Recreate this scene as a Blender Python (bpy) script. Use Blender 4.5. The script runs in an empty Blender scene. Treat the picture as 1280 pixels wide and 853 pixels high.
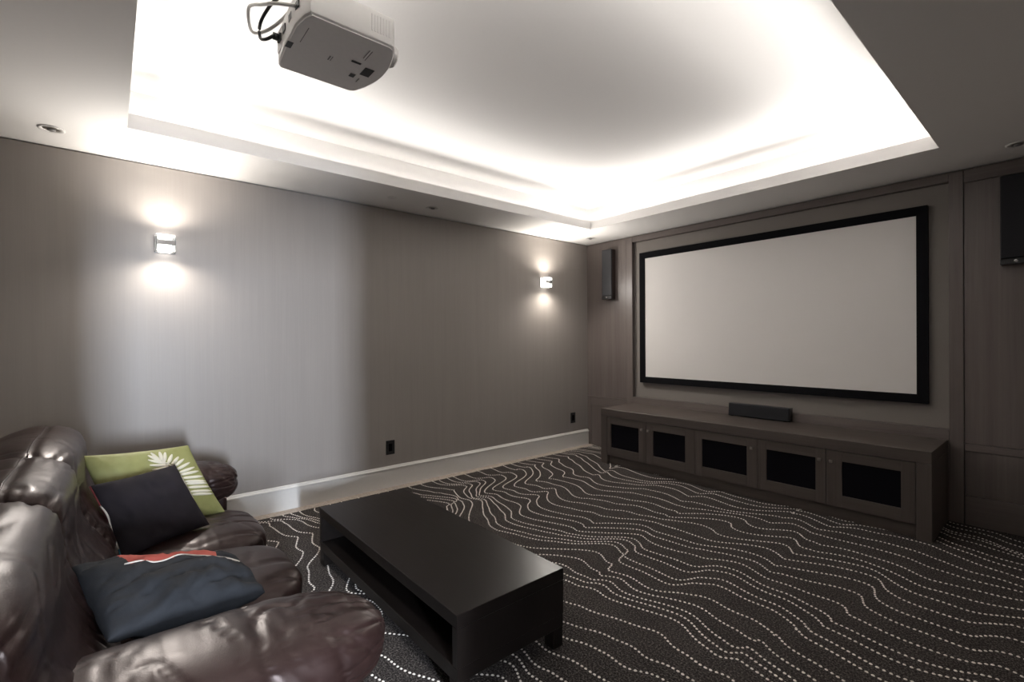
import bpy, bmesh, math, random
from mathutils import Vector, Matrix, noise
from mathutils.bvhtree import BVHTree
random.seed(7)
PI = math.pi
C = bpy.context.scene.collection

# ------------------------------------------------------------------ camera
cam_d = bpy.data.cameras.new('camera'); cam = bpy.data.objects.new('camera', cam_d); C.objects.link(cam)
cam_d.sensor_fit = 'HORIZONTAL'; cam_d.sensor_width = 36.0
cam_d.lens = 595.75/1280*36.0; cam_d.clip_start = 0.02
cam.matrix_world = Matrix(((0.64437, 0.00193, 0.76471, 0.0), (0.76469, 0.00595, -0.64437, 0.0),
                           (-0.00579, 0.99998, 0.00236, 1.4202), (0, 0, 0, 1)))
bpy.context.scene.camera = cam

# ------------------------------------------------------------------ world, big lights, exposure
W = bpy.data.worlds.new('world'); bpy.context.scene.world = W; W.use_nodes = True
W.node_tree.nodes['Background'].inputs[0].default_value = (0.75, 0.85, 1.0, 1)
W.node_tree.nodes['Background'].inputs[1].default_value = 0.6
vs = bpy.context.scene.view_settings
vs.view_transform = 'Standard'; vs.look = 'None'; vs.gamma = 1; vs.use_curve_mapping = False
vs.exposure = 0.75

def area(name, loc, size, power, col, direction, sy=None, spread=PI):
    d = bpy.data.lights.new(name, 'AREA'); d.shape = 'RECTANGLE'
    d.size = size; d.size_y = sy or size; d.energy = power; d.color = col; d.spread = spread
    o = bpy.data.objects.new(name, d); C.objects.link(o); o.location = loc
    o.rotation_euler = Vector(direction).to_track_quat('-Z', 'X').to_euler()
    return o
area('hall_fill_light', (1.7, 0.2, 2.66), 0.6, 100.0, (0.86, 0.92, 1.0), (0, 0, -1), sy=0.6)  # added unseen lamp, brightens the hallway so the leather reflects it
XL, YS, XR, YB, H = -4.295, 4.956, 0.10, -0.80, 2.70
TX0, TX1, TY0, TY1 = -3.65, -0.60, 0.085, 4.28         # opening of the tray ceiling
CZ, CO = 3.00, 0.18                                    # tray ceiling height, cove width behind the lip
WARM = (1.0, 0.955, 0.91)
COVE, BEAM = 0.42, 2.0     # watts per metre: the open strip, and an added narrow beam that evens out the tray
# daylight from the window across the hallway, through the open doorway beside the camera
area('hall_window_daylight', (3.58, -0.17, 1.36), 0.96, 260.0, (0.80, 0.88, 1.0), (-1, 0, -0.03), sy=0.27)

# ------------------------------------------------------------------ helpers
def obj(name, bm, m, parent=None, smooth=False):
    me = bpy.data.meshes.new(name); bm.normal_update(); bm.to_mesh(me); bm.free()
    if m is not None:
        for mm in (m if isinstance(m, (list, tuple)) else [m]): me.materials.append(mm)
    if smooth:
        for p in me.polygons: p.use_smooth = True
    o = bpy.data.objects.new(name, me); C.objects.link(o)
    if parent is not None: o.parent = parent
    return o
def smooth_angle(o, a=0.6):
    me = o.data
    for p in me.polygons: p.use_smooth = True
    bm = bmesh.new(); bm.from_mesh(me)
    for e in bm.edges:
        e.smooth = not (len(e.link_faces) == 2 and e.calc_face_angle(0) > a)
    bm.to_mesh(me); bm.free()
def thing(name, label, cat, loc=(0, 0, 0), group=None):
    o = bpy.data.objects.new(name, None); C.objects.link(o); o.location = loc
    o['label'] = label; o['category'] = cat
    if group: o['group'] = group
    o.empty_display_size = 0.05
    return o
def tag(o, label, cat, group=None):
    o['label'] = label; o['category'] = cat
    if group: o['group'] = group
    return o
def structure(o):
    o['kind'] = 'structure'; return o
def box(bm, x0, x1, y0, y1, z0, z1, bev=0.0, seg=1):
    vs_ = [bm.verts.new((x, y, z)) for x in (x0, x1) for y in (y0, y1) for z in (z0, z1)]
    f = [(0, 1, 3, 2), (4, 6, 7, 5), (0, 4, 5, 1), (2, 3, 7, 6), (0, 2, 6, 4), (1, 5, 7, 3)]
    fs = [bm.faces.new([vs_[i] for i in q]) for q in f]
    if bev > 0:
        es = list({e for q in fs for e in q.edges})
        bmesh.ops.bevel(bm, geom=es, offset=bev, segments=seg, affect='EDGES', profile=0.5)
    return bm
def bx(*a, **k):
    return box(bmesh.new(), *a, **k)
def lathe(prof, n=32, axis='Z', at=(0, 0, 0), bm=None):
    bm = bm or bmesh.new(); rings = []
    for r, h in prof:
        ring = []
        for i in range(n):
            t = 2*PI*i/n; c, s = r*math.cos(t), r*math.sin(t)
            p = {'Z': (c, s, h), 'Y': (c, h, s), 'X': (h, c, s)}[axis]
            ring.append(bm.verts.new((p[0]+at[0], p[1]+at[1], p[2]+at[2])))
        rings.append(ring)
    for a, b in zip(rings, rings[1:]):
        for i in range(n):
            bm.faces.new((a[i], a[(i+1) % n], b[(i+1) % n], b[i]))
    bm.faces.new(rings[0][::-1]); bm.faces.new(rings[-1])
    bmesh.ops.recalc_face_normals(bm, faces=bm.faces)
    return bm
def catmull(P, n=8, closed=False):
    P = [Vector(p) for p in P]; out = []; L = len(P)
    rng = range(L) if closed else range(L-1)
    for i in rng:
        if closed: a, b, c, d = P[i-1], P[i], P[(i+1) % L], P[(i+2) % L]
        else: a, b, c, d = P[max(i-1, 0)], P[i], P[i+1], P[min(i+2, L-1)]
        for k in range(n):
            t = k/n
            out.append(0.5*((2*b)+(c-a)*t+(2*a-5*b+4*c-d)*t*t+(3*b-a-3*c+d)*t**3))
    if not closed: out.append(P[-1])
    return out
def tube(P, r, n=8, bm=None, sm=6):
    bm = bm or bmesh.new(); pts = catmull(P, sm) if sm else [Vector(p) for p in P]
    rings = []; up = Vector((0, 0, 1))
    for i, p in enumerate(pts):
        t = (pts[min(i+1, len(pts)-1)]-pts[max(i-1, 0)]).normalized()
        a = t.cross(up)
        if a.length < 1e-3: a = t.cross(Vector((1, 0, 0)))
        a.normalize(); b = t.cross(a).normalized()
        rr = r[i*(len(r)-1)//max(len(pts)-1, 1)] if isinstance(r, list) else r
        rings.append([bm.verts.new(p+a*math.cos(2*PI*k/n)*rr+b*math.sin(2*PI*k/n)*rr) for k in range(n)])
    for a, b in zip(rings, rings[1:]):
        for k in range(n): bm.faces.new((a[k], a[(k+1) % n], b[(k+1) % n], b[k]))
    bm.faces.new(rings[0][::-1]); bm.faces.new(rings[-1])
    bmesh.ops.recalc_face_normals(bm, faces=bm.faces)
    return bm
def prism(outline, z0, z1, bev=0.0, seg=2):
    """outline: list of (x, y); a solid between two heights"""
    bm = bmesh.new()
    a = [bm.verts.new((x, y, z0)) for x, y in outline]; b = [bm.verts.new((x, y, z1)) for x, y in outline]
    bm.faces.new(a[::-1]); bm.faces.new(b); n = len(a)
    for i in range(n): bm.faces.new((a[i], a[(i+1) % n], b[(i+1) % n], b[i]))
    bmesh.ops.recalc_face_normals(bm, faces=bm.faces)
    if bev: bmesh.ops.bevel(bm, geom=[e for e in bm.edges if abs(e.verts[0].co.z-e.verts[1].co.z) < 1e-6], offset=bev, segments=seg, affect='EDGES', profile=0.5)
    return bm

# ------------------------------------------------------------------ materials
class N:
    def __init__(s, name, rough=0.5, col=(0.5, 0.5, 0.5), metal=0.0, spec=0.5, coat=0.0):
        s.m = bpy.data.materials.new(name); s.m.use_nodes = True; s.t = s.m.node_tree
        s.b = s.t.nodes['Principled BSDF']
        s.b.inputs['Roughness'].default_value = rough; s.b.inputs['Base Color'].default_value = (*col, 1)
        s.b.inputs['Metallic'].default_value = metal; s.b.inputs['Specular IOR Level'].default_value = spec
        s.b.inputs['Coat Weight'].default_value = coat
    def n(s, kind, **k):
        q = s.t.nodes.new('ShaderNode'+kind)
        for a, v in k.items():
            if a in ('ins',):
                for i, x in v.items(): q.inputs[i].default_value = x
            else: setattr(q, a, v)
        return q
    def l(s, a, b): s.t.links.new(a, b)
    def coord(s, scale=(1, 1, 1), out='Object', rot=(0, 0, 0)):
        g = s.n('TexCoord'); mp = s.n('Mapping'); mp.inputs['Scale'].default_value = scale; mp.inputs['Rotation'].default_value = rot
        s.l(g.outputs[out], mp.inputs[0]); return mp.outputs[0]
    def noise(s, vec, scale, detail=4, rough=0.5):
        q = s.n('TexNoise'); q.inputs['Scale'].default_value = scale; q.inputs['Detail'].default_value = detail
        q.inputs['Roughness'].default_value = rough; s.l(vec, q.inputs['Vector']); return q.outputs[0]
    def ramp(s, fac, stops):
        q = s.n('ValToRGB'); e = q.color_ramp.elements
        while len(e) < len(stops): e.new(0.5)
        for i, (p, c) in enumerate(stops):
            e[i].position = p; e[i].color = (*c, 1) if len(c) == 3 else c
        s.l(fac, q.inputs[0]); return q.outputs[0]
    def color(s, out): s.l(out, s.b.inputs['Base Color'])
    def rough(s, fac, lo, hi):
        q = s.n('MapRange'); q.inputs[3].default_value = lo; q.inputs[4].default_value = hi
        s.l(fac, q.inputs[0]); s.l(q.outputs[0], s.b.inputs['Roughness'])
    def bump(s, h, strength=0.2, dist=0.01, prev=None):
        q = s.n('Bump'); q.inputs['Strength'].default_value = strength; q.inputs['Distance'].default_value = dist
        s.l(h, q.inputs['Height'])
        if prev is not None: s.l(prev, q.inputs['Normal'])
        s.l(q.outputs[0], s.b.inputs['Normal']); return q.outputs[0]
def plain(name, col, rough=0.5, var=0.06, scale=30, metal=0.0, spec=0.5, bump=0.05, coat=0.0):
    q = N(name, rough, col, metal, spec, coat); v = q.coord()
    f = q.noise(v, scale, 5)
    q.color(q.ramp(f, [(0.3, tuple(c*(1-var) for c in col)), (0.7, tuple(min(1, c*(1+var)) for c in col))]))
    if bump: q.bump(f, bump, 0.002)
    return q.m

M = {}
M['ceiling'] = plain('ceiling_paint', (0.84, 0.825, 0.81), 0.85, 0.006, 60, bump=0.03)
M['trim'] = plain('white_trim_paint', (0.72, 0.70, 0.67), 0.4, 0.015, 40, bump=0.02)
M['edge'] = plain('beige_carpet_edge', (0.42, 0.36, 0.31), 0.9, 0.2, 60, bump=0.3)
def wallpaper():
    q = N('taupe_wallpaper', 0.42, spec=0.5)
    v = q.coord((1, 90, 1.6)); f = q.noise(v, 1.5, 5, 0.6)
    v2 = q.coord((1, 14, 0.5)); f2 = q.noise(v2, 1.2, 3, 0.5)
    mx = q.n('Math', operation='ADD'); q.l(f, mx.inputs[0]); q.l(f2, mx.inputs[1])
    hf = q.n('Math', operation='MULTIPLY'); hf.inputs[1].default_value = 0.5; q.l(mx.outputs[0], hf.inputs[0])
    q.color(q.ramp(hf.outputs[0], [(0.3, (0.300, 0.272, 0.252)), (0.7, (0.335, 0.305, 0.283))]))
    q.rough(hf.outputs[0], 0.36, 0.52)
    q.bump(f, 0.05, 0.002)
    return q.m
M['wallpaper'] = wallpaper()
def wood(name, dark, light, rough=0.4, stretch=(70, 70, 1.5), scale=1.2, bump=0.08, spec=0.5):
    q = N(name, rough, spec=spec)
    v = q.coord(stretch); f = q.noise(v, scale, 6, 0.65)
    f2 = q.noise(q.coord(tuple(s*0.12 for s in stretch)), scale, 3, 0.5)
    mx = q.n('Math', operation='ADD'); q.l(f, mx.inputs[0]); q.l(f2, mx.inputs[1])
    hf = q.n('Math', operation='MULTIPLY'); hf.inputs[1].default_value = 0.5; q.l(mx.outputs[0], hf.inputs[0])
    q.color(q.ramp(hf.outputs[0], [(0.32, dark), (0.68, light)]))
    q.rough(f, rough-0.06, rough+0.08); q.bump(f, bump, 0.002)
    return q.m
M['panel'] = wood('taupe_oak_panel', (0.120, 0.099, 0.091), (0.178, 0.150, 0.139), 0.38)
M['rail'] = wood('taupe_oak_rail', (0.120, 0.099, 0.091), (0.178, 0.150, 0.139), 0.40, (1.5, 70, 70))
M['console_v'] = wood('console_oak_upright', (0.066, 0.052, 0.046), (0.105, 0.085, 0.075), 0.42)
M['console_h'] = wood('console_oak_level', (0.066, 0.052, 0.046), (0.105, 0.085, 0.075), 0.42, (1.5, 70, 70))
M['espresso'] = wood('espresso_wood', (0.006, 0.0045, 0.004), (0.012, 0.009, 0.008), 0.30, (2.0, 40, 40), 1.2, 0.04, spec=0.32)
M['fabric_panel'] = plain('taupe_fabric_panel', (0.235, 0.212, 0.195), 0.75, 0.04, 300, bump=0.15)
M['screen'] = plain('projection_screen', (0.80, 0.775, 0.755), 0.8, 0.006, 5, bump=0)
M['velvet'] = plain('black_velvet', (0.004, 0.004, 0.0055), 0.85, 0.1, 200, bump=0.1, spec=0.15)
M['grille'] = plain('black_speaker_cloth', (0.004, 0.0035, 0.006), 0.8, 0.2, 400, bump=0.3, spec=0.12)
M['spk'] = plain('charcoal_speaker_cloth', (0.030, 0.031, 0.036), 0.6, 0.15, 400, bump=0.3)
M['black'] = plain('black_plastic', (0.012, 0.012, 0.013), 0.35, 0.05, 50)
M['darkgap'] = plain('dark_gap', (0.03, 0.026, 0.024), 0.8, 0.05, 50)
M['maroon'] = plain('dark_cabinet_side', (0.035, 0.022, 0.020), 0.45, 0.1, 80)
M['chrome'] = plain('chrome', (0.75, 0.75, 0.76), 0.12, 0.02, 30, metal=1.0, bump=0)
M['nickel'] = plain('satin_nickel', (0.60, 0.58, 0.55), 0.28, 0.04, 60, metal=1.0)
M['knob'] = plain('dull_bronze_nickel', (0.30, 0.27, 0.25), 0.35, 0.04, 60, metal=1.0)
M['spk_dark'] = plain('black_speaker_front', (0.012, 0.0125, 0.016), 0.6, 0.15, 400, bump=0.3, spec=0.3)
M['white_plastic'] = plain('white_plastic', (0.78, 0.77, 0.75), 0.35, 0.01, 40, bump=0.02)
M['grey_plastic'] = plain('grey_plastic', (0.74, 0.72, 0.71), 0.5, 0.02, 60)
M['print_grey'] = plain('grey_print', (0.16, 0.15, 0.15), 0.5, 0.02, 60)
M['cable_white'] = plain('pale_cable', (0.55, 0.54, 0.52), 0.5, 0.03, 60)
M['cable_grey'] = plain('grey_cable', (0.22, 0.215, 0.21), 0.5, 0.03, 60)
def emit(name, col, strength):
    q = N(name, 0.3, col); q.b.inputs['Emission Color'].default_value = (*col, 1)
    q.b.inputs['Emission Strength'].default_value = strength; return q.m
M['lit_glass'] = emit('lit_frosted_glass', (1.0, 0.95, 0.88), 5.0)
def glass():
    q = N('clear_glass', 0.03, (0.95, 0.97, 0.97)); q.b.inputs['Transmission Weight'].default_value = 0.9
    q.b.inputs['IOR'].default_value = 1.45; return q.m
M['glass'] = glass()
def leather():
    q = N('brown_leather', 0.34, spec=0.5)
    v = q.coord(); q.b.inputs['Specular Tint'].default_value = (1.0, 0.86, 0.84, 1)
    f = q.noise(v, 9, 5, 0.6)
    q.color(q.ramp(f, [(0.3, (0.015, 0.0075, 0.0068)), (0.7, (0.027, 0.0145, 0.0132))]))
    q.rough(q.noise(v, 25, 4), 0.29, 0.40)
    vo = q.n('TexVoronoi', ins={'Scale': 260.0}); q.l(v, vo.inputs['Vector'])
    b1 = q.bump(vo.outputs['Distance'], 0.10, 0.0012)
    tn = q.n('TexNoise', noise_type='RIDGED_MULTIFRACTAL'); tn.inputs['Scale'].default_value = 9; tn.inputs['Detail'].default_value = 5
    q.l(q.coord((0.8, 1.5, 1.0)), tn.inputs['Vector'])
    b2 = q.bump(tn.outputs[0], 0.12, 0.006, b1)
    t2 = q.n('TexNoise', noise_type='RIDGED_MULTIFRACTAL'); t2.inputs['Scale'].default_value = 3.2; t2.inputs['Detail'].default_value = 3
    dn = q.n('Mapping'); dn.inputs['Scale'].default_value = (1.0, 5.5, 1.3); dn.inputs['Rotation'].default_value = (0.5, 0, 0.25)
    g_ = q.n('TexCoord'); q.l(g_.outputs['Object'], dn.inputs[0]); q.l(dn.outputs[0], t2.inputs['Vector'])
    q.bump(t2.outputs[0], 0.35, 0.008, b2)
    return q.m
M['leather'] = leather()
def cloth(name, a, b, scale=350, rough=0.85, bump=0.25, big=10):
    q = N(name, rough, spec=0.25); v = q.coord()
    f = q.noise(v, big, 4); q.color(q.ramp(f, [(0.3, a), (0.7, b)]))
    g = q.noise(v, scale, 2)
    p = q.bump(g, bump, 0.0015); q.bump(q.noise(v, 14, 4), 0.2, 0.01, p)
    return q.m
M['green'] = cloth('olive_green_satin', (0.24, 0.245, 0.085), (0.33, 0.335, 0.14), rough=0.5)
M['cream'] = cloth('cream_felt', (0.70, 0.66, 0.53), (0.80, 0.76, 0.64))
M['charcoal'] = cloth('charcoal_cotton', (0.014, 0.0115, 0.0145), (0.021, 0.017, 0.021))
M['slate'] = cloth('slate_blue_cotton', (0.0165, 0.0185, 0.0225), (0.026, 0.0285, 0.034))
M['red'] = cloth('red_printed_cotton', (0.38, 0.06, 0.045), (0.52, 0.13, 0.10))
M['redcord'] = cloth('dull_red_piping', (0.16, 0.03, 0.03), (0.24, 0.05, 0.05))
M['cord'] = cloth('off_white_cord', (0.55, 0.50, 0.44), (0.70, 0.64, 0.58))
M['teal'] = cloth('teal_cord', (0.02, 0.10, 0.14), (0.03, 0.16, 0.2))
def carpet():
    q = N('dark_loop_carpet', 0.95, spec=0.1); v = q.coord()
    f = q.noise(v, 120, 3, 0.75); g = q.noise(v, 6, 3)
    mx = q.n('Mix', data_type='RGBA', blend_type='MULTIPLY'); mx.inputs[0].default_value = 1.0
    a = q.ramp(f, [(0.34, (0.011, 0.0095, 0.009)), (0.50, (0.044, 0.038, 0.036)), (0.68, (0.23, 0.205, 0.19))])
    b = q.ramp(g, [(0.3, (0.8, 0.8, 0.8)), (0.7, (1.0, 1.0, 1.0))])
    q.l(a, mx.inputs[6]); q.l(b, mx.inputs[7]); q.color(mx.outputs[2])
    q.bump(f, 0.5, 0.006); return q.m
M['carpet'] = carpet()
M['tuft'] = plain('ivory_tuft', (0.80, 0.75, 0.69), 0.95, 0.08, 220, bump=0.3, spec=0.1)

# ------------------------------------------------------------------ room shell
floor = structure(obj('floor', bx(XL-0.2, 3.7, YB-0.3, YS+0.3, -0.12, 0.0), M['carpet']))
wl = structure(obj('wall_left', bx(XL-0.15, XL, YB-0.15, YS+0.1, 0.0, H-0.008), M['wallpaper']))
structure(obj('wall_back', bx(XL-0.15, XR+0.12, YB-0.15, YB, 0.0, H), M['wallpaper']))
DY0, DY1, DH = -0.10, 0.655, 1.88
bm = bx(XR, XR+0.12, YB, DY0, 0, H); box(bm, XR, XR+0.12, DY1, YS+0.1, 0, H); box(bm, XR, XR+0.12, DY0, DY1, DH, H)
structure(obj('wall_right', bm, M['wallpaper']))
bm = bx(XR-0.012, XR+0.13, DY0-0.07, DY0-0.001, 0, DH+0.07); box(bm, XR-0.012, XR+0.13, DY1+0.001, DY1+0.07, 0, DH+0.07)
box(bm, XR-0.012, XR+0.13, DY0-0.07, DY1+0.07, DH+0.001, DH+0.07)
structure(obj('trim_1', bm, M['trim']))            # door casing round the camera's doorway
# hallway beyond the doorway, with its window
bm = bx(3.50, 3.62, -1.6, -0.40, 0, H); box(bm, 3.50, 3.62, 0.08, 1.6, 0, H)
box(bm, 3.50, 3.62, -0.40, 0.08, 0, 0.84); box(bm, 3.50, 3.62, -0.40, 0.08, 1.88, H)
box(bm, XR+0.12, 3.5, -1.7, -1.6, 0, H); box(bm, XR+0.12, 3.5, 1.6, 1.7, 0, H); box(bm, XR+0.12, 3.62, -1.7, 1.7, H, H+0.1)
structure(obj('wall_hall', bm, plain('hall_paint', (0.75, 0.74, 0.72), 0.8)))
bm = bmesh.new()
for a in ((-0.40, -0.365, 0.84, 1.88), (0.055, 0.08, 0.84, 1.88), (-0.40, 0.08, 0.84, 0.865), (-0.40, 0.08, 1.855, 1.88)):
    box(bm, 3.485, 3.56, *a)
structure(obj('window_1', bm, M['trim']))

# soffit, lip, cove and tray
ceil = bpy.data.objects.new('ceiling', None)
bm = bmesh.new(); T = 0.03
X0, X1, Y0, Y1 = XL-0.15, XR+0.12, YB-0.15, YS+0.15
box(bm, X0, TX0, Y0, Y1, H, H+T); box(bm, TX1, X1, Y0, Y1, H, H+T)
box(bm, TX0, TX1, Y0, TY0, H, H+T); box(bm, TX0, TX1, TY1, Y1, H, H+T)
ceil = structure(obj('ceiling', bm, M['ceiling']))
def ring(name, x0, x1, y0, y1, t, z0, z1, m):      # four sides round a rectangle, thickness t outward
    bm = bmesh.new()
    box(bm, x0-t, x0, y0-t, y1+t, z0, z1); box(bm, x1, x1+t, y0-t, y1+t, z0, z1)
    box(bm, x0, x1, y0-t, y0, z0, z1); box(bm, x0, x1, y1, y1+t, z0, z1)
    return obj(name, bm, m, ceil)
ring('cove_lip', TX0, TX1, TY0, TY1, 0.018, H+T+0.0002, 2.792, M['ceiling'])
ring('cove_wall', TX0-CO, TX1+CO, TY0-CO, TY1+CO, 0.03, H+T, CZ, M['ceiling'])
obj('tray_panel', bx(TX0-CO-0.03, TX1+CO+0.03, TY0-CO-0.03, TY1+CO+0.03, CZ, CZ+0.05), M['ceiling'], ceil)
lx, ly = TX1-TX0, TY1-TY0
for sx, sy_, L, loc in ((1, 0, ly+0.24, (TX0-0.13, (TY0+TY1)/2)), (-1, 0, ly+0.24, (TX1+0.13, (TY0+TY1)/2)),
                        (0, 1, lx+0.24, ((TX0+TX1)/2, TY0-0.13)), (0, -1, lx+0.24, ((TX0+TX1)/2, TY1+0.13))):
    for watts, up, spread in ((COVE, 1.1, 180), (BEAM, 0.23, 58)):  # the cove strip, then the added fill beam
        z = -Vector((sx, sy_, up)).normalized()
        run = Vector((0, 1, 0)) if sx else Vector((1, 0, 0))
        o = area('cove_light_and_fill', (loc[0], loc[1], 2.775), L, watts*L, WARM, (0, 0, 1), sy=0.03, spread=math.radians(spread))
        o.rotation_euler = Matrix((run, z.cross(run), z)).transposed().to_euler()

# baseboard on the left wall: flat board with a moulded top, and the pale carpet edge along it
def extrude_y(prof, y0, y1):
    bm = bmesh.new(); a = [bm.verts.new((x, y0, z)) for x, z in prof]; b = [bm.verts.new((x, y1, z)) for x, z in prof]
    n = len(prof)
    for i in range(n): bm.faces.new((a[i], a[(i+1) % n], b[(i+1) % n], b[i]))
    bm.faces.new(a); bm.faces.new(b[::-1]); bmesh.ops.recalc_face_normals(bm, faces=bm.faces); return bm
P = [(XL, 0), (XL+0.018, 0), (XL+0.018, 0.172), (XL+0.024, 0.176), (XL+0.024, 0.186), (XL+0.014, 0.194), (XL+0.010, 0.205), (XL, 0.207)]
structure(obj('baseboard_left', extrude_y(P, YB, YS-0.001), M['trim']))
bm = bmesh.new(); n = 140; rows = []
for i in range(n+1):
    y = YB+(YS-0.002-YB)*i/n; w = 0.105+0.012*noise.noise(Vector((y*5, 0, 0)))+0.006*noise.noise(Vector((y*25, 3, 0)))
    rows.append([bm.verts.new(p) for p in ((XL+0.018, y, 0.004), (XL+0.06, y, 0.007), (XL+w, y, 0.005), (XL+w+0.004, y, 0.0002))])
for a, b in zip(rows, rows[1:]):
    for k in range(3): bm.faces.new((a[k], a[k+1], b[k+1], b[k]))
structure(obj('trim_2', bm, M['edge'], smooth=True))

# front wall: recessed centre between posts and rails, panelled wings
RX0, RX1, RZ0, RZ1 = -3.560, -0.640, 0.705, 2.622
wf = structure(obj('wall_front', bx(XL-0.15, XR+0.12, YS+0.05, YS+0.17, 0, H), M['fabric_panel']))
ZT = H-0.010
def part(name, *a, m='panel', bev=0.0015):
    return obj(name, bx(*a, bev=bev), M[m], wf)
part('post', -3.650, RX0, YS-0.002, YS+0.05, 0.0, ZT)
part('post', RX1, -0.558, YS-0.002, YS+0.05, 0.0, ZT)
part('top_rail', RX0+0.0015, RX1-0.0015, YS, YS+0.05, RZ1, ZT, m='rail')
part('lower_rail', RX0+0.0015, RX1-0.0015, YS, YS+0.05, 0.0, RZ0, m='rail')
part('centre_panel', RX0+0.003, RX1-0.003, YS+0.045, YS+0.0505, RZ0+0.002, RZ1-0.002, m='fabric_panel')
# left wing
part('stile', XL+0.002, XL+0.060, YS+0.001, YS+0.05, 0.0, 0.645)
part('upper_panel', XL+0.002, -3.653, YS+0.002, YS+0.05, 0.662, ZT)
part('ledge', XL+0.002, -3.653, YS-0.002, YS+0.05, 0.645, 0.660, m='rail')
part('middle_rail', XL+0.062, -3.653, YS+0.001, YS+0.05, 0.545, 0.643, m='rail')
part('lower_panel', XL+0.062, -3.653, YS+0.006, YS+0.05, 0.0, 0.543)
# right wing
part('upper_panel', -0.554, XR-0.002, YS+0.004, YS+0.05, 0.618, ZT-0.10)
part('top_rail', -0.554, XR-0.002, YS, YS+0.05, ZT-0.097, ZT, m='rail')
part('middle_rail', -0.554, XR-0.002, YS, YS+0.05, 0.560, 0.614, m='rail')
part('lower_panel', -0.554, XR-0.002, YS+0.006, YS+0.05, 0.222, 0.556)
part('base_rail', -0.554, XR-0.002, YS, YS+0.05, 0.0, 0.218, m='rail')

# ------------------------------------------------------------------ carpet pattern: rows of ivory tufts
def flow(t, k):
    q = Vector((t*0.9+3.1, k*0.45+7.7, 1.3)); q2 = Vector((t*2.3+11.0, k*1.15+2.2, 5.5)); q3 = Vector((t*5.0+1.0, k*2.6+9.2, 8.5))
    q3 = Vector((t*3.6+1.0, k*1.9+9.2, 8.5)); q4 = Vector((t*7.5+5.0, k*3.0+4.2, 3.5))
    dy = 0.34*noise.noise(q)+0.15*noise.noise(q2)+0.14*noise.noise(q3)+0.030*noise.noise(q4)
    dx = 0.15*noise.noise(q2+Vector((31, 5, 2)))+0.13*noise.noise(q3+Vector((17, 3, 9)))
    return dx, dy
PITCH, ROW = 0.0235, 0.105
tv, tf = [], []
cells = {}
def near(x, y, d, line):
    cx_, cy_ = int(math.floor(x/0.03)), int(math.floor(y/0.03))
    for i in (-1, 0, 1):
        for j in (-1, 0, 1):
            for (a, b, l) in cells.get((cx_+i, cy_+j), ()):
                if l != line and (a-x)**2+(b-y)**2 < d*d: return True
    return False
k = 0
yv = -0.9
while yv < 5.6:
    lastp = None; acc = 0.0; t = -5.2
    while t < 0.9:
        dx, dy = flow(t, yv)
        p = (t+dx, yv+dy)
        if lastp is not None:
            acc += math.hypot(p[0]-lastp[0], p[1]-lastp[1])
            if acc >= PITCH:
                acc -= PITCH
                x, y = p
                if XL+0.112 < x < XR+0.1 and YB < y < YS-0.01 and not near(x, y, 0.014, k):
                    ang = math.atan2(p[1]-lastp[1], p[0]-lastp[0])
                    if not (x < -3.1 and y < 0.3 and y > 9):
                        cells.setdefault((int(math.floor(x/0.03)), int(math.floor(y/0.03))), []).append((x, y, k))
                        a_, b_ = 0.0078*random.uniform(0.9, 1.1), 0.0062*random.uniform(0.9, 1.1)
                        base = len(tv); ca, sa = math.cos(ang), math.sin(ang)
                        for i in range(6):
                            u = a_*math.cos(PI*i/3); v_ = b_*math.sin(PI*i/3)
                            tv.append((x+u*ca-v_*sa, y+u*sa+v_*ca, 0.0003))
                        for i in range(6):
                            u = 0.62*a_*math.cos(PI*i/3); v_ = 0.62*b_*math.sin(PI*i/3)
                            tv.append((x+u*ca-v_*sa, y+u*sa+v_*ca, 0.0032))
                        for i in range(6):
                            j = (i+1) % 6; tf.append((base+i, base+j, base+6+j, base+6+i))
                        tf.append(tuple(base+6+i for i in range(6)))
        lastp = p; t += 0.002
    k += 1
    yv += ROW*random.choice((0.6, 0.85, 1.0, 1.15, 1.35))
me = bpy.data.meshes.new('ivory_tufts'); me.from_pydata(tv, [], tf); me.materials.append(M['tuft'])
for p in me.polygons: p.use_smooth = True
o = bpy.data.objects.new('ivory_tufts', me); C.objects.link(o); o.parent = floor; o['kind'] = 'stuff'

# ------------------------------------------------------------------ projection screen
sx0, sx1, sz0, sz1, sy = -3.452, -0.764, 0.892, 2.470, YS-0.004
sc = thing('projection_screen', 'large wide projection screen with black velvet frame on the front wall', 'screen', (-2.108, YS+0.045, sz0))
def child(name, bm, m, parent, smooth=False):
    """mesh written in world coordinates, re-based to its parent's origin"""
    o = obj(name, bm, m, parent, smooth)
    off = Vector(); p = parent
    while p is not None: off += p.location; p = p.parent
    o.data.transform(Matrix.Translation(-off)); return o
fw = 0.072
def mitre_frame(x0, x1, z0, z1, w, y0, y1, which):
    bm = bmesh.new(); o_ = [(x0, z0), (x1, z0), (x1, z1), (x0, z1)]; i_ = [(x0+w, z0+w), (x1-w, z0+w), (x1-w, z1-w), (x0+w, z1-w)]
    k = which; j = (k+1) % 4
    q = [o_[k], o_[j], i_[j], i_[k]]
    a = [bm.verts.new((x, y0, z)) for x, z in q]; b = [bm.verts.new((x, y1, z)) for x, z in q]
    # front face slopes: inner edge set back
    for v in a[2:]: v.co.y += 0.010
    bm.faces.new(a); bm.faces.new(b[::-1])
    for i in range(4): bm.faces.new((a[i], b[i], b[(i+1) % 4], a[(i+1) % 4]))
    bmesh.ops.recalc_face_normals(bm, faces=bm.faces); return bm
for w_ in range(4): child('frame_bar', mitre_frame(sx0, sx1, sz0, sz1, fw, sy, YS+0.043, w_), M['velvet'], sc)
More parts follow.
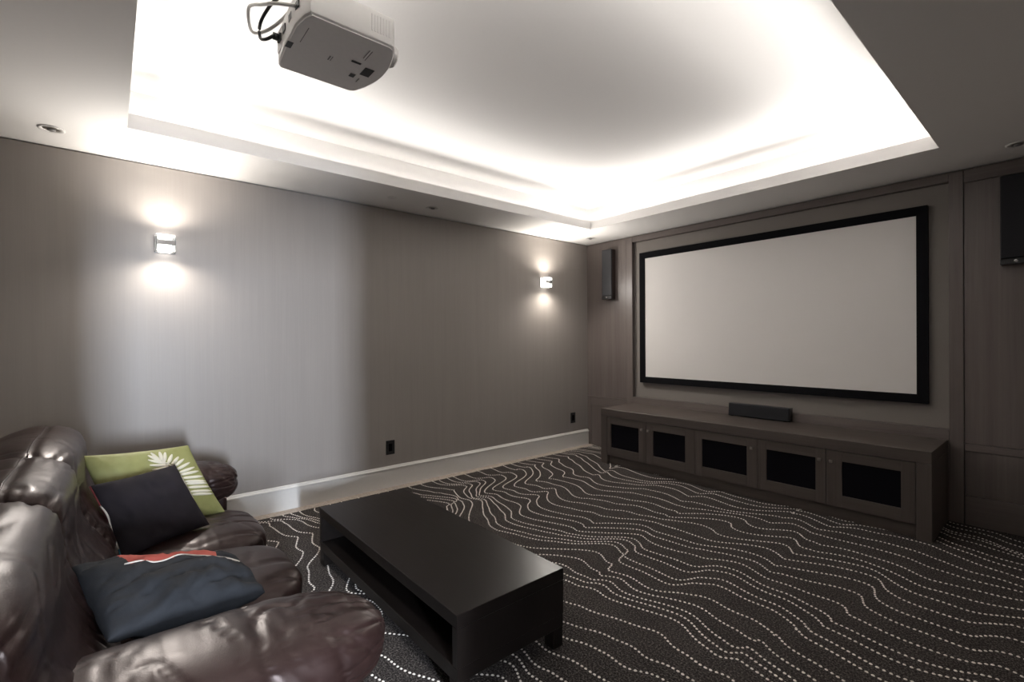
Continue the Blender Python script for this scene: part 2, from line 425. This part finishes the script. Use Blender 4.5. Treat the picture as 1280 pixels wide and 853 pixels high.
child('screen_fabric', bx(sx0+fw-0.004, sx1-fw+0.004, sy+0.014, sy+0.022, sz0+fw-0.004, sz1-fw+0.004), M['screen'], sc)

# ------------------------------------------------------------------ media console
cx0, cx1, cy0, cy1, cz = -3.545, -0.648, 4.320, YS-0.004, 0.628
con = thing('media_console', 'long low taupe wood console with five mesh-front doors below the screen', 'cabinet', (-2.1, 4.63, 0))
child('top', bx(cx0, cx1, cy0, cy1, cz-0.085, cz, bev=0.002), M['console_h'], con)
child('side_panel', bx(cx0, cx0+0.085, cy0, cy1, 0, cz-0.0855, bev=0.002), M['console_v'], con)
child('side_panel', bx(cx1-0.085, cx1, cy0, cy1, 0, cz-0.0855, bev=0.002), M['console_v'], con)
child('plinth', bx(cx0+0.0855, cx1-0.0855, cy0+0.045, cy0+0.07, 0, 0.098), M['console_h'], con)
child('carcass', bx(cx0+0.0855, cx1-0.0855, cy0+0.030, cy1, 0.098, cz-0.0855), M['darkgap'], con)
doors = [(-3.457, -2.947, -3.404, -3.035, 'R', 0), (-2.943, -2.398, -2.857, -2.495, 'L', 0), (-2.378, -1.812, -2.320, -1.900, 'R', 0),
         (-1.792, -1.288, -1.734, -1.359, 'R', 0), (-1.284, -0.736, -1.178, -0.818, 'L', 0)]
for x in (-2.388, -1.802): child('divider', bx(x-0.008, x+0.008, cy0+0.006, cy0+0.03, 0.100, cz-0.0875), M['console_v'], con)
dz0, dz1 = 0.104, 0.539
for (a, b, g0, g1, side, _) in doors:
    g2, g3 = 0.196, 0.462; y0, y1 = cy0+0.004, cy0+0.027
    d = bpy.data.objects.new('door', None); C.objects.link(d); d.parent = con; d.empty_display_size = 0.05
    child('door_stile', bx(a, g0-0.0003, y0, y1, dz0, dz1, bev=0.0008), M['console_v'], d)
    child('door_stile', bx(g1+0.0003, b, y0, y1, dz0, dz1, bev=0.0008), M['console_v'], d)
    child('door_rail', bx(g0, g1, y0, y1, g3, dz1, bev=0.0005), M['console_h'], d)
    child('door_rail', bx(g0, g1, y0, y1, dz0, g2, bev=0.0005), M['console_h'], d)
    child('speaker_cloth', bx(g0-0.004, g1+0.004, y0+0.012, y0+0.018, g2-0.004, g3+0.004), M['grille'], d)
    kx = b-0.038 if side == 'R' else a+0.038
    bm = bx(kx-0.006, kx+0.006, cy0-0.018, y0, 0.450, 0.462); box(bm, kx-0.012, kx+0.012, cy0-0.026, cy0-0.018, 0.445, 0.468, bev=0.002)
    child('knob', bm, M['knob'], d)

# centre speaker on the console
sp = thing('centre_speaker', 'low black centre channel speaker lying on the media console', 'speaker', (-2.035, 4.88, cz))
def skewbox(x0, x1, z0, z1, yb, yt, dep, bev):
    bm = bx(x0, x1, 0, dep, z0, z1, bev=bev)
    for v in bm.verts: v.co.y += yb+(yt-yb)*(v.co.z-z0)/(z1-z0)
    return bm
child('cabinet', skewbox(-2.325, -1.742, cz+0.004, cz+0.130, 4.868, 4.882, 0.065, 0.004), M['black'], sp)
child('grille', skewbox(-2.318, -1.749, cz+0.009, cz+0.126, 4.860, 4.874, 0.008, 0.003), M['spk_dark'], sp)
for x in (-2.29, -1.79): child('foot', bx(x-0.012, x+0.012, 4.88, 4.93, cz, cz+0.0045), M['black'], sp)

def wall_speaker(x0, label, front='spk'):
    w, z0, z1, y0 = 0.158, 1.935, 2.572, YS-0.085
    s = thing('wall_speaker', label, 'speaker', (x0+w/2, YS, z0), 'slim speakers either side of the screen')
    child('cabinet', bx(x0, x0+w, y0+0.018, YS-0.001, z0, z1, bev=0.004), M['maroon'], s)
    bm = bx(x0+0.002, x0+w-0.002, y0, y0+0.0175, z0+0.045, z1-0.002, bev=0.005)
    child('grille', bm, M[front], s)
    child('bottom_trim', bx(x0, x0+w, y0-0.001, y0+0.0175, z0, z0+0.043, bev=0.004), M['black'], s)
    child('badge', lathe([(0.010, 0), (0.010, -0.003), (0.007, -0.004)], 16, 'Y', (x0+w/2, y0-0.001, z0+0.022)), M['chrome'], s)
    return s
wall_speaker(-3.972, 'slim charcoal wall speaker left of the screen, near the room corner')
wall_speaker(-0.357, 'black wall speaker right of the screen, cut by the picture edge', 'spk_dark')

# outlets on the left wall
def outlet(y, z, label, w=0.045):
    s = thing('wall_outlet', label, 'outlet', (XL, y, z), 'dark outlets low on the left wall')
    child('cover_plate', bx(XL, XL+0.006, y-w, y+w, z-0.068, z+0.068, bev=0.002), M['black'], s)
    child('socket_insert', bx(XL+0.004, XL+0.009, y-0.018, y+0.018, z-0.036, z+0.036, bev=0.0015), M['grille'], s)
outlet(2.068, 0.385, 'black outlet plate low on left wall, beyond the coffee table')
outlet(4.661, 0.388, 'black outlet plate low on left wall, near the console corner')

# ------------------------------------------------------------------ wall sconces
def sconce(y, label):
    z = 2.130; x = XL
    s = thing('wall_sconce', label, 'wall lamp', (x, y, z), 'up-and-down glass sconces on the left wall')
    child('backplate', bx(x, x+0.010, y-0.064, y+0.064, z-0.064, z+0.064, bev=0.002), M['chrome'], s)
    child('lamp_glass', lathe([(0.036, z-0.060), (0.036, z-0.03), (0.036, z+0.03), (0.036, z+0.060)], 20, 'Z', (x+0.052, y, 0)), M['lit_glass'], s, True)
    bm = bx(x+0.010, x+0.092, y-0.058, y-0.052, z-0.060, z+0.060); box(bm, x+0.010, x+0.092, y+0.052, y+0.058, z-0.060, z+0.060)
    box(bm, x+0.088, x+0.094, y-0.058, y+0.058, z-0.060, z+0.060)
    child('glass_shade', bm, M['glass'], s)
    bm = bx(x+0.0945, x+0.098, y-0.052, y+0.052, z-0.014, z+0.020); 
    child('centre_band', bm, M['chrome'], s)
    for sgn in (1, -1):
        d = bpy.data.lights.new('sconce_light', 'SPOT'); d.energy = 26; d.color = (1.0, 0.93, 0.84); d.spot_size = math.radians(158); d.spot_blend = 1.0; d.shadow_soft_size = 0.035
        o = bpy.data.objects.new('sconce_light', d); C.objects.link(o); o.parent = s; o.location = (0.112, 0, sgn*0.030)
        o.rotation_euler = Vector((0.16, 0, sgn)).to_track_quat('-Z', 'X').to_euler()
    d = bpy.data.lights.new('sconce_glow', 'SPOT'); d.energy = 22; d.color = (1.0, 0.95, 0.89); d.spot_size = math.radians(172); d.spot_blend = 1.0; d.shadow_soft_size = 0.04
    o = bpy.data.objects.new('sconce_glow', d); C.objects.link(o); o.parent = s; o.location = (0.145, 0, 0)
    o.rotation_euler = Vector((1, 0, -0.05)).to_track_quat('-Z', 'X').to_euler()
    return s
sconce(0.309, 'lit chrome and glass sconce on left wall, above the sofa arm')
sconce(4.141, 'lit chrome and glass sconce on left wall, close to the far corner')

# ------------------------------------------------------------------ recessed ceiling fittings
def downlight(x, y, r, label):
    s = thing('downlight', label, 'ceiling light', (x, y, H), 'recessed eyeball downlights in the ceiling border')
    bm = bmesh.new()
    prof = [(r, H), (r, H-0.004), (r-0.008, H-0.007), (r-0.018, H-0.003), (r-0.020, H-0.001)]
    n = 40; rings = [[bm.verts.new((x+a*math.cos(2*PI*i/n), y+a*math.sin(2*PI*i/n), h)) for i in range(n)] for a, h in prof]
    for a, b in zip(rings, rings[1:]):
        for i in range(n): bm.faces.new((a[i], a[(i+1) % n], b[(i+1) % n], b[i]))
    child('trim_ring', bm, M['white_plastic'], s, True)
    child('reflector', lathe([(r-0.019, H-0.0005), (r-0.024, H-0.003), (r*0.45, H-0.0045)], 32, 'Z', (x, y, 0)), M['nickel'], s, True)
    child('bulb', lathe([(r*0.34, H-0.004), (r*0.32, H-0.010), (r*0.18, H-0.014)], 24, 'Z', (x, y, 0)), M['cable_grey'], s, True)
downlight(-3.955, -0.262, 0.062, 'recessed downlight in ceiling border above the sofa end')
downlight(-4.010, 2.388, 0.062, 'recessed downlight in ceiling border midway along left wall')
downlight(-3.967, 4.649, 0.062, 'recessed downlight in ceiling border at the far corner')
downlight(-0.250, 4.607, 0.062, 'recessed downlight in ceiling border above the right wall speaker')
s = thing('ceiling_sensor', 'tiny white round sprinkler cap in ceiling border beside the middle downlight', 'sprinkler', (-3.947, 1.933, H))
child('cap', lathe([(0.040, H), (0.040, H-0.004), (0.034, H-0.007)], 32, 'Z', (-3.947, 1.933, 0)), M['white_plastic'], s)
child('slot', lathe([(0.016, H-0.006), (0.016, H-0.009)], 20, 'Z', (-3.947, 1.933, 0)), M['grey_plastic'], s)

# ------------------------------------------------------------------ projector hung from the tray
px0, px1, py0, py1, pz0, pz1 = -2.022, -1.622, 0.500, 0.818, 2.500, 2.612
pr = thing('ceiling_projector', 'white video projector hanging upside down from the tray ceiling', 'projector', (-1.82, 0.66, pz0))
out = [(px0, py0+0.012), (px0+0.04, py0+0.002), (-1.86, py0-0.008), (-1.72, py0-0.012), (px1-0.03, py0-0.002), (px1, py0+0.010)]
out += [(px1, py1-0.02), (px1-0.008, py1-0.006)] + [(px1-0.008+(px0+0.008-px1+0.008)*t, py1-0.006+0.048*math.sin(PI*t)**0.8) for t in (0.12, 0.25, 0.38, 0.5, 0.62, 0.75, 0.88)] + [(px0+0.008, py1-0.006), (px0, py1-0.02)]
o = child('housing', prism(out, pz0, pz1, 0.012, 3), M['white_plastic'], pr); smooth_angle(o, 0.5)
inn = [(-1.822+(x+1.822)*0.965, 0.665+(y-0.665)*0.965) for x, y in out]
child('base_plate', prism(inn, pz0-0.003, pz0+0.004), M['grey_plastic'], pr)
child('mount_pole', lathe([(0.024, pz1), (0.024, CZ-0.012)], 20, 'Z', (-1.82, 0.66, 0)), M['white_plastic'], pr, True)
child('mount_plate', lathe([(0.075, CZ-0.014), (0.075, CZ-0.0005)], 32, 'Z', (-1.82, 0.66, 0)), M['white_plastic'], pr)
child('mount_bracket', bx(-1.93, -1.71, 0.56, 0.76, pz1, pz1+0.018, bev=0.003), M['grey_plastic'], pr)
L = child('lens', lathe([(0.040, 0.80), (0.042, 0.868), (0.036, 0.878), (0.031, 0.872)], 28, 'Y', (-1.765, 0, 2.555)), M['white_plastic'], pr, True)
child('lens_glass', lathe([(0.030, 0.8725), (0.018, 0.876)], 24, 'Y', (-1.765, 0, 2.555)), M['black'], L)
for i, y in enumerate([0.55+0.011*k for k in range(7)]):
    child('side_vent', bx(px1-0.001, px1+0.0015, y+0.17, y+0.174, 2.53, 2.59), M['grey_plastic'], pr)
def mark(name, x0, x1, y0, y1, m='black', rot=0):
    return child(name, bx(x0, x1, y0, y1, pz0-0.0045, pz0-0.0028), M[m], pr)
mark('base_vent', -1.865, -1.805, 0.775, 0.812); mark('base_vent', -1.905, -1.880, 0.745, 0.765); mark('base_vent', -1.86, -1.82, 0.492, 0.512)
mark('latch', -1.800, -1.790, 0.715, 0.752)
for a in ((-1.845, -1.815, 0.640, 0.644), (-1.845, -1.815, 0.650, 0.652), (-1.75, -1.69, 0.742, 0.744), (-1.76, -1.69, 0.752, 0.754), (-1.80, -1.70, 0.527, 0.529), (-1.93, -1.90, 0.785, 0.787)):
    mark('printed_mark', *a, m='print_grey')
child('socket_panel', bx(-1.97, -1.67, py0-0.004, py0+0.02, 2.52, 2.60), M['grey_plastic'], pr)
for x in (-1.93, -1.86, -1.78, -1.70): child('socket', bx(x-0.016, x+0.016, py0-0.012, py0-0.002, 2.548, 2.572), M['black'], pr)
cb = obj('projector_cable', tube([(-1.71, 0.488, 2.56), (-1.78, 0.44, 2.585), (-1.87, 0.42, 2.62), (-2.00, 0.42, 2.69), (-2.08, 0.42, 2.72), (-2.13, 0.43, 2.70), (-2.11, 0.44, 2.65), (-2.02, 0.46, 2.615), (-1.93, 0.50, 2.63), (-1.87, 0.58, 2.75), (-1.842, 0.64, 2.9), (-1.842, 0.64, CZ-0.012)], 0.006, 8), M['cable_white'], smooth=True)
tag(cb, 'pale grey cable looping out from the back of the projector', 'cable')
cb = obj('projector_cable', tube([(-1.93, 0.488, 2.56), (-1.93, 0.47, 2.56)], 0.013, 10, sm=0), M['black'], smooth=True)
tube([(-1.93, 0.472, 2.56), (-1.955, 0.45, 2.55), (-1.99, 0.44, 2.57), (-1.99, 0.44, 2.62), (-1.93, 0.45, 2.645), (-1.86, 0.47, 2.66), (-1.80, 0.55, 2.72), (-1.80, 0.64, 2.8), (-1.80, 0.64, CZ-0.012)], 0.006, 8, bm=(b2 := bmesh.new()))
me2 = bpy.data.meshes.new('t'); b2.to_mesh(me2); b2.free()
b3 = bmesh.new(); b3.from_mesh(cb.data); b3.from_mesh(me2); b3.to_mesh(cb.data); b3.free()
tag(cb, 'black power cable curling down beside the projector, with a thick plug', 'cable')
for p in cb.data.polygons: p.use_smooth = True

# ------------------------------------------------------------------ coffee table
tx0, tx1, ty0, ty1, tz = -3.118, -1.540, 1.013, 1.603, 0.360
tb = thing('coffee_table', 'low dark espresso wood coffee table with an open shelf', 'table', ((tx0+tx1)/2, (ty0+ty1)/2, 0))
child('tabletop', bx(tx0, tx1, ty0, ty1, tz-0.055, tz, bev=0.002), M['espresso'], tb)
child('end_panel', bx(tx0+0.001, tx0+0.036, ty0+0.001, ty1-0.001, 0.148, tz-0.056, bev=0.001), M['espresso'], tb)
child('end_panel', bx(tx1-0.036, tx1-0.001, ty0+0.001, ty1-0.001, 0.148, tz-0.056, bev=0.001), M['espresso'], tb)
child('back_panel', bx(tx0+0.037, tx1-0.037, ty1-0.03, ty1-0.012, 0.148, tz-0.056), M['espresso'], tb)
child('shelf', bx(tx0+0.002, tx1-0.002, ty0+0.002, ty1-0.002, 0.090, 0.147, bev=0.002), M['espresso'], tb)
for x in (tx0+0.004, tx1-0.064):
    for y in (ty0+0.004, ty1-0.064): child('leg', bx(x, x+0.06, y, y+0.06, 0.0, 0.0895, bev=0.002), M['espresso'], tb)

# ------------------------------------------------------------------ leather sofa
sofa = thing('leather_sofa', 'dark brown leather three-seat sofa with rolled pillow arms, facing the screen', 'sofa', (-2.40, 0.1, 0))
def nz(p, s, o=0.0): return noise.noise(Vector((p[0]*s[0]+o, p[1]*s[1]+o*1.7, p[2]*s[2]-o)))
def ridge(v): return (1-abs(v)*2.2)
def blob(cx, cy, cz_, hx, hy, hz, n=(3.5, 3.5, 3.5), seg=36, f=None):
    bm = bmesh.new(); bmesh.ops.create_cube(bm, size=2.0)
    bmesh.ops.subdivide_edges(bm, edges=bm.edges[:], cuts=seg, use_grid_fill=True)
    for v in bm.verts:
        x, y, z = (math.tan(c*PI/4) for c in v.co)
        e = n[0]; r = (abs(x)**e+abs(y)**e+abs(z)**e)**(1/e)
        v.co = Vector((cx+hx*x/r, cy+hy*y/r, cz_+hz*z/r))
    bm.normal_update()
    if f:
        moves = [(v, v.normal*f(v.co, v.normal)) for v in bm.verts]
        for v, d in moves: v.co += d
    return bm
def crease(x, y, z, o, w=0.16):
    """thin inward folds: 1 on the fold line, 0 away from it"""
    v = abs(noise.noise(Vector((x+o, y-o, z+2*o)))); return max(0.0, 1-v/w)**1.6
def arm_f(p, n):
    cx_ = -3.57 if p.x < -2.5 else -1.405
    a = math.atan2(p.z-0.52, (p.x-cx_))                      # around the roll
    q = p.y+0.10*math.sin(a)+0.03*nz(p, (6, 6, 6), 1)
    m = 0.35+0.65*max(0, min(1, 0.5+1.4*nz(p, (2.2, 3.5, 2.2), 4.4)))
    d = 0.006*nz(p, (2.5, 3, 4), 3.1)+0.004*noise.noise(Vector((q*15, a*0.6, cx_)))*m
    d -= 0.008*m*crease(q*8, a*0.5, 0, 3.3, 0.12)+0.005*m*crease(q*21, a*0.8, 1, 9.3, 0.20)
    e = max(0, min(1, (p.y-0.36)/0.2))
    d += e*(0.004*noise.noise(Vector((a*5, p.y*6, 3)))-0.006*crease(a*2.6, p.y*3, 2, 6.1, 0.14))
    return d
def seat_f(p, n):
    m = 0.4+0.6*max(0, min(1, 0.5+nz(p, (3, 3, 3), 7)))
    e = max(0, min(1, (p.y-0.30)/0.3))
    d = 0.013*nz(p, (4, 4, 3), 5.0)-0.007*m*crease(p.x*3.0, p.y*6.0+p.z*3, 0, 4.1)
    d -= e*0.010*crease(p.x*9+p.y*2, p.y*1.5, p.z*3, 2.7, 0.22)
    return d
for x, cz_, hz_ in ((-3.57, 0.525, 0.152), (-1.405, 0.553, 0.124)):
    a = child('armrest', blob(x, 0.085, cz_, 0.212, 0.545, hz_, (2.9,)*3, 70, arm_f), M['leather'], sofa, True)
    child('arm_panel', bx(x-0.150, x+0.150, -0.44, 0.555, 0.05, 0.46, bev=0.03, seg=4), M['leather'], a, True)
SX = (-3.36, -2.70, -2.05, -1.60)
child('base', bx(-3.42, -1.56, -0.46, 0.52, 0.06, 0.26, bev=0.02, seg=3), M['leather'], sofa, True)
child('back_frame', bx(-3.66, -1.32, -0.62, -0.36, 0.06, 0.86, bev=0.06, seg=4), M['leather'], sofa, True)
for a, b in zip(SX, SX[1:]):
    w = (b-a)/2; c = (a+b)/2
    child('seat_cushion', blob(c, 0.235, 0.318, w+0.002, 0.425, 0.130, (3.4,)*3, 56, seat_f), M['leather'], sofa, True)
def back_cushion(a, b):
    prof = [(-0.50, 0.46), (-0.53, 0.70), (-0.47, 0.89), (-0.36, 0.965), (-0.24, 0.975), (-0.13, 0.925), (-0.10, 0.83), (-0.088, 0.73), (-0.045, 0.64), (0.005, 0.56), (0.022, 0.48), (-0.04, 0.415), (-0.25, 0.40)]
    P = catmull([(y, z, 0) for y, z in prof], 11, True); nP = len(P); cen = Vector((-0.27, 0.70, 0))
    nu = 90; bm = bmesh.new(); rings = []
    for i in range(nu+1):
        u = -1+2*i/nu; u = math.sin(u*PI/2)
        s = (1-abs(u)**6.0)**0.36 if abs(u) < 1 else 0.0
        s = 0.76+0.24*s
        x = (a+b)/2+u*(b-a)/2*1.005
        ring_ = []
        for p in P:
            q = cen+(p-cen)*s
            ring_.append(bm.verts.new((x, q.x, q.y)))
        rings.append(ring_)
    for r0, r1 in zip(rings, rings[1:]):
        for k in range(nP): bm.faces.new((r0[k], r0[(k+1) % nP], r1[(k+1) % nP], r1[k]))
    bm.faces.new(rings[0]); bm.faces.new(rings[-1][::-1])
    bmesh.ops.recalc_face_normals(bm, faces=bm.faces); bm.normal_update()
    mv = []
    for v in bm.verts:
        p = v.co; e = min(abs(p.x-a), abs(p.x-b))
        g = math.exp(-(e/0.07)**2)
        g2 = math.exp(-(e/0.16)**2); arc = p.z*1.0-p.y*0.7
        m = 0.3+0.7*max(0, min(1, 0.5+1.3*nz(p, (3, 3, 3), 6+a)))
        d = 0.012*nz(p, (3, 3, 3), 9+a)-0.005*m*crease(p.x*3+arc*1.2, arc*4.5, 0, 4+a, 0.10)
        d -= g2*(0.008*crease(p.x*3, arc*16, 1, 2+a, 0.22)-0.004*noise.noise(Vector((p.x*4, arc*28, a))))
        low = math.exp(-((p.z-0.62)/0.10)**2) if p.y > -0.2 else 0
        d -= low*0.005*crease(p.x*14, arc*3, 1, 5+a, 0.22)
        seam = math.exp(-((p.y+0.25)/0.010)**2) if p.z > 0.85 else 0
        d -= 0.006*seam
        mv.append((v, v.normal*d))
    for v, d in mv: v.co += d
    return bm
BX = (-3.70, -2.72, -2.06, -1.20)
for a, b in zip(BX, BX[1:]):
    o = child('back_cushion', back_cushion(a, b), M['leather'], sofa, True)
    off = Vector(sofa.location); tree = BVHTree.FromPolygons([v.co+off for v in o.data.vertices], [tuple(p.vertices) for p in o.data.polygons])
    pts = []
    for t in range(15):
        hit = tree.ray_cast(Vector((a+0.03+(b-a-0.06)*t/14, -0.262, 1.3)), Vector((0, 0, -1)))[0]
        if hit: pts.append(hit+Vector((0, 0, 0.001)))
    child('seam', tube(pts, 0.0035, 6, sm=2), M['leather'], o, True)

# ------------------------------------------------------------------ pillows
def pillow_mesh(TL, TR, BR, BL, thick, n=56, pinch=0.05, seed=0.0, sag=0.0, wr=0.006, frontv=None, folds=False):
    """corners seen from the front, the front face towards the viewer; returns bmesh and a function (u, v) -> point on the front face"""
    TL, TR, BR, BL = map(Vector, (TL, TR, BR, BL))
    nrm = ((TR-TL).cross(BL-TL)).normalized()*-1
    def mid(u, v):
        uu = u*(1-pinch*(1-v*v)); vv = v*(1-pinch*(1-u*u))
        a, b = (uu+1)/2, (vv+1)/2
        return (TL*(1-a)+TR*a)*b+(BL*(1-a)+BR*a)*(1-b)
    def pt(u, v, s, lift=0.0):
        p = mid(u, v); t = thick*0.5*(max(0, (1-u*u)*(1-v*v)))**0.42
        w = wr*(noise.noise(Vector((u*2.2+seed, v*2.2, s+seed)))*1.4+ridge(noise.noise(Vector((u*3.5-seed, v*2.0+seed, s))))*0.5)
        if folds:
            w -= 0.011*crease(u*1.1+v*0.5, v*2.4-u*0.8, 0, seed+3, 0.10)-0.010*noise.noise(Vector((u*3, v*4, seed)))
        t2 = min(1, t/(thick*0.22))
        return p+nrm*s*(t+w*t2+lift)-nrm*sag*(1-u*u)*(1-v*v)
    bm = bmesh.new(); g = {}
    for s in (1, -1):
        for i in range(n+1):
            for j in range(n+1):
                if s == -1 and (i in (0, n) or j in (0, n)): g[(s, i, j)] = g[(1, i, j)]; continue
                u = math.sin((-1+2*i/n)*PI/2*0.97)/math.sin(PI/2*0.97); v = math.sin((-1+2*j/n)*PI/2*0.97)/math.sin(PI/2*0.97)
                g[(s, i, j)] = bm.verts.new(pt(u, v, s))
        for i in range(n):
            for j in range(n):
                q = [g[(s, i, j)], g[(s, i+1, j)], g[(s, i+1, j+1)], g[(s, i, j+1)]]
                f = bm.faces.new(q if s == 1 else q[::-1])
                gm = lambda c: math.sin((-1+2*(c+0.5)/n)*PI/2*0.97)/math.sin(PI/2*0.97)
                v = gm(j)
                f.material_index = (1 if s == -1 and frontv is None else 0)
                if frontv is not None and s == 1 and v > frontv(gm(i)): f.material_index = 1
    return bm, pt
def strip(pt, path, r, lift, name, m, parent, s=1):
    return obj(name, tube([pt(u, v, s, lift) for u, v in path], r, 6, sm=3), m, parent, True)

# green pillow with a cream fern
bm, gp = pillow_mesh((-3.27, -0.120, 0.842), (-3.37, 0.345, 0.812), (-3.17, 0.500, 0.438), (-3.10, 0.010, 0.420), 0.13, seed=1.0)
green = obj('fern_pillow', bm, [M['green'], M['green']], smooth=True)
tag(green, 'olive green pillow with a cream fern leaf, propped against the far sofa arm', 'pillow')
def leaflet(pt, p0, p1, w):
    """a flat tongue from p0 to p1 in pillow coordinates, 1.5 mm thick"""
    bm = bmesh.new(); d = Vector((p1[0]-p0[0], p1[1]-p0[1])); L_ = d.length; d /= L_; nn = Vector((-d.y, d.x)); top = []; bot = []; m = 6
    wid = [0.6, 1.0, 1.1, 1.1, 1.0, 0.8, 0.35]
    for i in range(m+1):
        t = i/m; c = (p0[0]+d.x*L_*t, p0[1]+d.y*L_*t); ww = w*wid[i]
        for lst, sg in ((top, 1), (bot, -1)):
            lst.append((c[0]+nn.x*ww*sg, c[1]+nn.y*ww*sg))
    a = [bm.verts.new(pt(*q, 1, 0.0045)) for q in top]; b = [bm.verts.new(pt(*q, 1, 0.0045)) for q in bot]
    a2 = [bm.verts.new(pt(*q, 1, -0.001)) for q in top]; b2 = [bm.verts.new(pt(*q, 1, -0.001)) for q in bot]
    for i in range(m):
        bm.faces.new((a[i], a[i+1], b[i+1], b[i])); bm.faces.new((a[i], a2[i], a2[i+1], a[i+1])); bm.faces.new((b[i], b[i+1], b2[i+1], b2[i]))
    bm.faces.new((a[0], b[0], b2[0], a2[0])); bm.faces.new((a[m], a2[m], b2[m], b[m]))
    bmesh.ops.recalc_face_normals(bm, faces=bm.faces); return bm
stem_pts = [(0.26, 0.62), (0.34, 0.50), (0.40, 0.35), (0.44, 0.18), (0.47, 0.0), (0.48, -0.2), (0.48, -0.45), (0.47, -0.7)]
stem = obj('fern_stem', tube([gp(u, v, 1, 0.002) for u, v in stem_pts], 0.004, 6, sm=3), M['cream'], green, True)
SP = catmull([(u, v, 0) for u, v in stem_pts], 6)
leaves = []
for i in range(14):            # right-hand leaflets
    t = i/13; p = SP[min(len(SP)-1, int(1+i*len(SP)/16))]
    ang = math.radians(82-92*min(1, t*1.5)); ln = 0.36+0.12*min(1, t*1.6)
    leaves.append(((p.x+0.03*math.cos(ang), p.y+0.03*math.sin(ang)), (min(0.955, p.x+ln*math.cos(ang)), p.y+ln*math.sin(ang)*0.8)))
for i in range(11):            # left-hand leaflets
    t = i/10; p = SP[min(len(SP)-1, int(i*len(SP)/16))]
    ang = math.radians(108+82*min(1, t*2.2)); ln = 0.36+0.08*t
    leaves.append(((p.x-0.03, p.y), (p.x+ln*math.cos(ang), p.y+ln*math.sin(ang)*0.8)))
for p0, p1 in leaves: obj('leaflet', leaflet(gp, p0, p1, 0.032), M['cream'], stem, True)

# charcoal pillow
bm, cp = pillow_mesh((-2.98, -0.078, 0.748), (-3.09, 0.258, 0.768), (-2.93, 0.392, 0.462), (-2.79, 0.036, 0.430), 0.13, seed=4.0)
char = obj('throw_pillow', bm, [M['charcoal'], M['redcord']], smooth=True)
tag(char, 'plain charcoal pillow with thin cord edge, leaning on the green pillow', 'pillow')
strip(cp, [(-1.0, 0.98-0.55*t/4) for t in range(5)], 0.0045, 0.0, 'red_piping', M['redcord'], char)
strip(cp, [(-1.0+0.012*math.sin(t), 0.43-1.15*t/6) for t in range(7)], 0.005, 0.0, 'white_piping', M['cord'], char)
strip(cp, [(-1.0, -0.72-0.25*t/3) for t in range(4)], 0.005, 0.0, 'teal_piping', M['teal'], char)

# slate pillow slumped on the near seat
bm, bp = pillow_mesh((-2.10, -0.108, 0.690), (-2.10, 0.378, 0.550), (-1.670, 0.372, 0.620), (-1.60, -0.01, 0.655), 0.17, seed=9.0, wr=0.014,
                     frontv=lambda u: 0.26+0.12*math.sin(u*5) if -0.62 < u < 0.5 else 2, folds=True)
blue = obj('throw_pillow', bm, [M['slate'], M['red']], smooth=True)
tag(blue, 'slate blue pillow with red printed side, slumped against the near sofa arm', 'pillow')
strip(bp, [(-0.66+1.5*t/10, 0.26+0.12*math.sin((-0.66+1.5*t/10)*5)) for t in range(11)], 0.0028, 0.001, 'cord_seam', M['cord'], blue)
